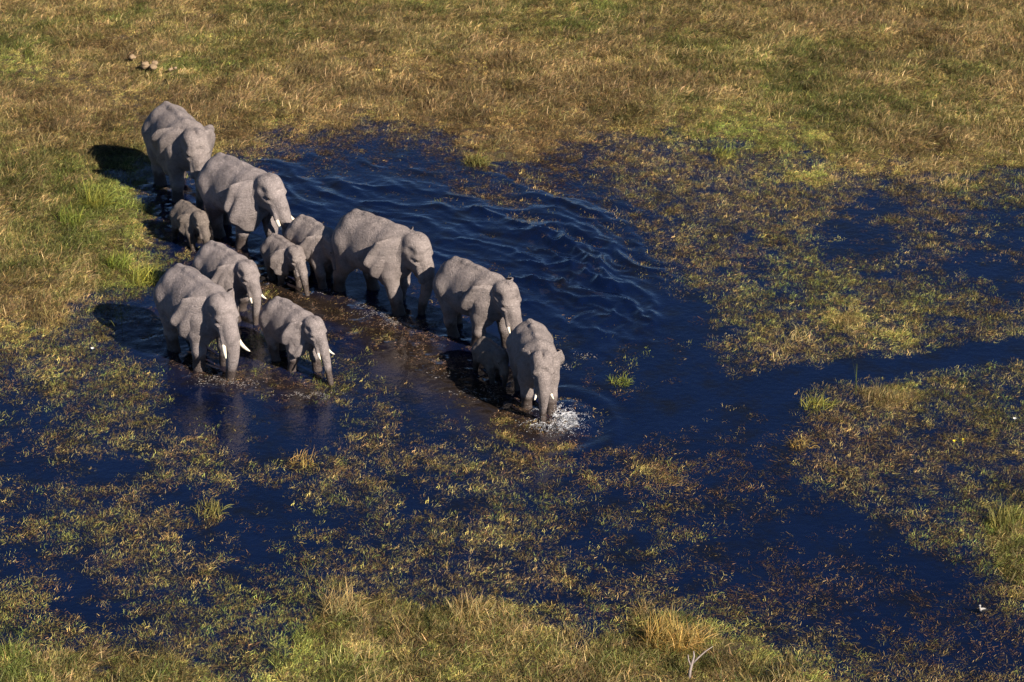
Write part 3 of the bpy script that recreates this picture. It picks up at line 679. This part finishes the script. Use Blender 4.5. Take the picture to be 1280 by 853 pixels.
TUSS = [
 (122, 262, 1.0, .42, 'lime', 'tallest yellow green grass tussock on the bank nearest the small calf'),
 (88, 285, .75, .40, 'green', 'leafy green tussock against the tallest yellow green one'),
 (180, 352, .75, .45, 'lime', 'bright green tussock standing just above the shadow of the long-tusked elephant'),
 (150, 338, .6, .35, 'green', 'low green tussock beside the bright one above the long-tusked elephant'),
 (828, 806, .85, .42, 'gold', 'golden arching tussock on the bank beside the dead grey twig'),
 (855, 812, .7, .40, 'gold', 'shorter golden tussock leaning over the dead grey twig'),
 (425, 765, .65, .50, 'straw', 'pale straw tussock at the edge of the grassy bank facing the open pools'),
 (585, 770, .6, .45, 'straw', 'straw coloured tussock drooping towards a long dark pool'),
 (1262, 655, .6, .5, 'olive', 'dense green tussock on the small bank past the yellow flowers'),
 (598, 205, .6, .42, 'olive', 'olive tussock jutting into the rippled pool below the dry field'),
 (905, 192, .45, .40, 'lime', 'low yellow green mound among the flooded sedge'),
 (1020, 508, .5, .40, 'lime', 'sunlit tussock at the bend of the narrow channel'),
 (1000, 556, .35, .32, 'gold', 'small golden tuft in the water past the channel bend'),
 (775, 478, .35, .28, 'green', 'small green tuft alone in the water near the leading elephant'),
 (262, 640, .40, .38, 'olive', 'small olive tuft alone in the dark open pool'),
 (378, 578, .35, .40, 'gold', 'flattened golden tuft beyond the dark reflection of the half grown elephant'),
]
for i, (tx, ty, hh, sp2, mk, lb) in enumerate(TUSS):
    x, y = gxy(tx, ty); z = max(float(land_h(np.array([x]), np.array([y]))[0]), -.04)
    me = clump_mesh('grass_tussock', 240 if hh > .5 else 150, (hh*.45, hh*1.05), sp2, (35, 88), (25, 105), .017, 300+i, segs=4, colvar=.35, mat=TM[mk])
    o = put(bpy.data.objects.new('grass_tussock', me), lb, 'grass tussock', 'tussocks standing out of the marsh grass'); o.location = (x, y, z-.02)

# tall single reeds
REED = tussock_mat('reed_green', (.12, .15, .045))
for i, (tx, ty, hh, n, dr, lb) in enumerate([(1070, 492, 1.0, 3, (5, 20), 'tall thin upright reeds on the near edge of the narrow channel'),
        (152, 412, 1.15, 2, (5, 15), 'tall straight reed in the shadow of the long-tusked elephant'), (135, 408, .8, 2, (120, 170), 'reed bent over in a hoop beside the tall straight reed')]):
    x, y = gxy(tx, ty); me = clump_mesh('reed', n, (hh*.85, hh*1.1), .05, (80, 89), dr, .022, 500+i, segs=6, colvar=.1, mat=REED)
    o = put(bpy.data.objects.new('reed', me), lb, 'reed', 'single tall reeds in the shallows'); o.location = (x, y, -.05)

# ------------------------------------------------------------------ small things
def tube(name, pts, rad, mat, parent=None, n=7):
    pts = np.array(pts, float); V = []; Fq = []
    for i in range(len(pts)):
        d = pts[min(i+1, len(pts)-1)]-pts[max(i-1, 0)]; d /= np.linalg.norm(d)+1e-9; e1 = np.cross(d, (.3, .1, 1.)); e1 /= np.linalg.norm(e1)+1e-9; e2 = np.cross(d, e1)
        for a in range(n): V.append(pts[i]+rad[i]*(math.cos(6.283*a/n)*e1+math.sin(6.283*a/n)*e2))
    for i in range(len(pts)-1):
        for a in range(n): Fq.append((i*n+a, i*n+(a+1) % n, (i+1)*n+(a+1) % n, (i+1)*n+a))
    Fq.append(tuple(range(n))[::-1]); Fq.append(tuple(range((len(pts)-1)*n, len(pts)*n)))
    return put(bpy.data.objects.new(name, mesh_np(name, V, Fq, True, [mat])), parent=parent)
WOOD = simple_mat('dead_wood', (.30, .26, .25), .85, .5, 30)
x, y = gxy(862, 850); z = max(float(land_h(np.array([x]), np.array([y]))[0]), 0)
tw = put(bpy.data.objects.new('dead_twig', None), 'bare grey forked twig sticking out of the grass by the golden tussocks', 'twig'); tw.location = (x, y, z+.12)
stem = tube('stem', [(-.02, -.1, -.15), (0, -.03, .05), (.04, 0, .22), (.08, .04, .38), (.07, .06, .5)], [.035, .032, .028, .022, .012], WOOD, tw)
tube('branch', [(.04, 0, .20), (.18, .05, .34), (.34, .12, .46), (.50, .16, .56)], [.022, .018, .014, .006], WOOD, tw)
tube('branch', [(.02, -.01, .15), (-.04, .02, .30), (-.05, .05, .42)], [.02, .015, .007], WOOD, tw)
DUNG = simple_mat('dry_dung', (.27, .20, .125), .95, .4, 14)
for i, (tx, ty, r_, lb) in enumerate([(168, 84, .17, 'pale crumbled dung heap farthest out in the dry field'), (190, 95, .28, 'largest pale dung heap lying in the dry field behind the herd'), (216, 97, .15, 'small pale dung lump on the green patch beside the largest heap')]):
    x, y = gxy(tx, ty); z = float(land_h(np.array([x]), np.array([y]))[0])
    rt = put(bpy.data.objects.new('dung_heap', None), lb, 'dung', 'dung heaps in the dry field'); rt.location = (x, y, z+.20)
    for j in range(5 if r_ > .2 else 3):
        bm = bmesh.new(); bmesh.ops.create_icosphere(bm, subdivisions=3, radius=r_*random.uniform(.4, .6))
        for v_ in bm.verts: v_.co *= 1+.35*(mnoise.noise(v_.co*9+Vector((i*3, j*5, 0))))
        for v_ in bm.verts: v_.co.z *= .75
        me = bpy.data.meshes.new('lump'); bm.to_mesh(me); bm.free(); me.materials.append(DUNG)
        o = put(bpy.data.objects.new('lump', me), parent=rt); a = j*2.1+i; o.location = (r_*.75*math.cos(a)*(j > 0), r_*.75*math.sin(a)*(j > 0), .02*j)

# a small pied bird by the water
BW = simple_mat('feather_white', (.36, .355, .35), .7, .08, 20); BK = simple_mat('feather_black', (.012, .012, .014), .6, .3, 20)
x, y = gxy(1228, 768); bd = put(bpy.data.objects.new('bird', None), 'small black and white bird standing at the weedy edge of the pool', 'bird'); bd.location = (x, y, .10); bd.rotation_euler = (0, 0, R(200)); bd.scale = (.72, .72, .72); bd.location.z = .06
Fb = Field((-.3, -.15, -.15), (.3, .15, .36), .012)
Fb.ell((0, 0, .08), (.13, .065, .075), rotM(0, -.3), .03); Fb.ell((-.11, 0, .05), (.10, .04, .03), rotM(0, -.1), .03)
Fb.chain([(.08, 0, .12), (.12, 0, .19), (.11, 0, .25)], [.04, .026, .024], .02); Fb.ell((.125, 0, .27), (.040, .032, .032), None, .015); Fb.cone((.15, 0, .268), (.215, 0, .255), .010, .003, .008)
V, Q = surface_nets(Fb.D, Fb.lo, .012); put(bpy.data.objects.new('body', mesh_np('body', V, Q, True, [BW])), parent=bd)
for sg in (-1, 1):
    Fw = Field((-.3, -.15, -.1), (.2, .15, .25), .012); Fw.ell((-.05, .062*sg, .085), (.14, .014, .055), rotM(.08*sg, -.2), .01)
    V, Q = surface_nets(Fw.D, Fw.lo, .012); put(bpy.data.objects.new('wing', mesh_np('wing', V, Q, True, [BK])), parent=bd)
    tube('leg', [(.0, .03*sg, .03), (-.015, .03*sg, -.07), (.0, .03*sg, -.16), (.04, .03*sg, -.165)], [.008, .006, .006, .004], BK, bd)

# yellow and white marsh flowers
YEL = simple_mat('petal_yellow', (.75, .60, .03), .6, .15, 20); WHT = simple_mat('petal_white', (.8, .8, .76), .6, .1, 20); STM = simple_mat('flower_stem', (.10, .13, .04), .7, .3, 20)
for tx, ty, mt, lb in [(1192, 562, YEL, 'yellow flower open above the flooded sedge below the channel'), (1203, 560, YEL, 'smaller yellow bud right beside the open yellow flower'), (116, 440, WHT, 'white flower floating near the bank by the tall reeds'), (1268, 528, WHT, 'white flower beside the sedge past the yellow flowers')]:
    x, y = gxy(tx, ty); fl = put(bpy.data.objects.new('flower', None), lb, 'flower', 'marsh flowers'); fl.location = (x, y, 0); hh = .22 if mt == YEL else .08; k_ = .35 if 'bud' in lb else .55
    tube('stem', [(0, 0, -.1), (.01, 0, hh*.5), (0, 0, hh)], [.008, .007, .006], STM, fl, 5)
    for j in range(6):
        a = j*1.047; c_, s_ = math.cos(a), math.sin(a); P = [(0, 0, hh), (.045*c_-.03*s_, .045*s_+.03*c_, hh+.03), (.10*c_, .10*s_, hh+.055), (.045*c_+.03*s_, .045*s_-.03*c_, hh+.03)]
        V = [((p[0])*k_, p[1]*k_, p[2]) for p in P]; V += [(v_[0], v_[1], v_[2]-.006) for v_ in V]
        put(bpy.data.objects.new('petal', mesh_np('petal', V, [(0, 1, 2, 3), (7, 6, 5, 4), (0, 4, 5, 1), (1, 5, 6, 2), (2, 6, 7, 3), (3, 7, 4, 0)], False, [mt])), parent=fl)

# ------------------------------------------------------------------ spray and foam
def veil_mat(name, col, tr_):
    T = NT(name); d = T.n('ShaderNodeBsdfPrincipled'); d.inputs['Base Color'].default_value = (*col, 1); d.inputs['Roughness'].default_value = .25
    t = T.n('ShaderNodeBsdfTransparent'); m = T.n('ShaderNodeMixShader'); tc = T.n('ShaderNodeTexCoord'); n_ = T.noise(6, 3, tc.outputs['Object'])
    mr = T.n('ShaderNodeMapRange'); T.l(n_, mr.inputs[0]); mr.inputs[1].default_value = .3; mr.inputs[2].default_value = .7; mr.inputs[3].default_value = max(0, tr_-.25); mr.inputs[4].default_value = min(1, tr_+.25)
    T.l(mr.outputs[0], m.inputs[0]); T.l(d.outputs[0], m.inputs[1]); T.l(t.outputs[0], m.inputs[2]); T.l(m.outputs[0], T.out.inputs[0]); return T.m
SPR = veil_mat('spray', (.78, .82, .88), .45)
V, Fq = [], []
OC = [(1, 0, 0), (-1, 0, 0), (0, 1, 0), (0, -1, 0), (0, 0, 1), (0, 0, -1)]; OF = [(0, 2, 4), (2, 1, 4), (1, 3, 4), (3, 0, 4), (2, 0, 5), (1, 2, 5), (3, 1, 5), (0, 3, 5)]
def drop(p, r_, st=(1, 1, 1)):
    b0 = len(V); V.extend([(p[0]+o_[0]*r_*st[0], p[1]+o_[1]*r_*st[1], p[2]+o_[2]*r_*st[2]) for o_ in OC]); Fq.extend([tuple(b0+i for i in f_) for f_ in OF])
kx, ky = gxy(690, 527)
rs = np.random.default_rng(5)
for i in range(800):
    a = rs.normal(-.9, 1.15); q = abs(rs.normal(.36, .26))+.05; lift = rs.random()**2*.40*math.exp(-((q-.55)/.4)**2)
    drop((kx+q*math.cos(a)*1.25, ky+q*math.sin(a)*1.15, .015+lift), rs.uniform(.002, .005)+.008*rs.random()**4, (1+rs.random(), 1+rs.random(), 1))
# torn sheets of water
for i in range(60):
    a0 = rs.normal(-.7, 1.0); sp_a = rs.uniform(.15, .5); r0 = rs.uniform(.18, .58); hgt = rs.uniform(.02, .09); n = 12; b0 = len(V); lean = rs.uniform(.3, 1.2)
    for k_ in range(n):
        a = a0+sp_a*(k_/(n-1)-.5)*2; top = hgt*math.sin(math.pi*k_/(n-1))*rs.uniform(.25, 1.0); q0 = r0*(1+.08*rs.normal())
        for q, z in ((q0, .0), (q0+lean*top*.5, top*.6), (q0+lean*top, top)): V.append((kx+q*math.cos(a)*1.25, ky+q*math.sin(a)*1.15, z+.01))
    for k_ in range(n-1):
        for m_ in range(2): Fq.append((b0+k_*3+m_, b0+k_*3+3+m_, b0+k_*3+4+m_, b0+k_*3+1+m_))
# thrown jets, thinning to drops
for i in range(26):
    a = rs.normal(-.5, 1.1); L = rs.uniform(.25, .75); hgt = rs.uniform(.06, .32); q0 = .22
    for t in np.linspace(0, 1, 34)**.8:
        q = q0+L*t; z = 4*hgt*t*(1-t)*.9+.02
        drop((kx+q*math.cos(a)*1.2+rs.normal(0, .018), ky+q*math.sin(a)*1.1+rs.normal(0, .018), z+rs.normal(0, .012)), .013*(1-.6*t)*rs.uniform(.4, 1.3), (1.4, 1.4, .9))
put(bpy.data.objects.new('water_splash', mesh_np('water_splash', V, Fq, True, [SPR])), kind='stuff', label='white spray thrown up by the forefoot of the leading elephant')
V, Fq = [], []
def streak(tx, ty, n, rx, ry, seed, bend=0.0):
    x0, y0 = gxy(tx, ty); r = np.random.default_rng(seed)
    for i in range(n):
        t = r.normal(0, .5); x = x0+rx*t; y = y0+ry*r.normal(0, .35)+bend*t*t+.12*math.sin(t*9+seed)
        drop((x, y, .02+.05*r.random()*0), r.uniform(.003, .011), (1+3*r.random(), 1+r.random(), .5))
for i, (tx, ty, n, rx, ry, bd_) in enumerate([(275, 475, 200, .75, .5, -.3), (300, 480, 110, .8, .35, .2), (385, 495, 170, .8, .25, .1), (497, 403, 260, .45, .4, 0), (470, 392, 160, .9, .5, .2), (565, 470, 70, .9, .3, 0), (590, 490, 90, .8, .3, -.2), (450, 385, 60, .4, .3, 0), (610, 500, 40, .5, .2, 0), (700, 460, 60, .5, .4, .3), (735, 445, 40, .5, .2, .2), (410, 365, 60, .5, .3, 0)]):
    streak(tx, ty, n, rx, ry, 60+i, bd_)
FOAM = veil_mat('foam', (.46, .43, .42), .4)
put(bpy.data.objects.new('foam', mesh_np('foam', V, Fq, True, [FOAM])), kind='stuff', label='thin streaks of foam and bubbles round the wading feet')
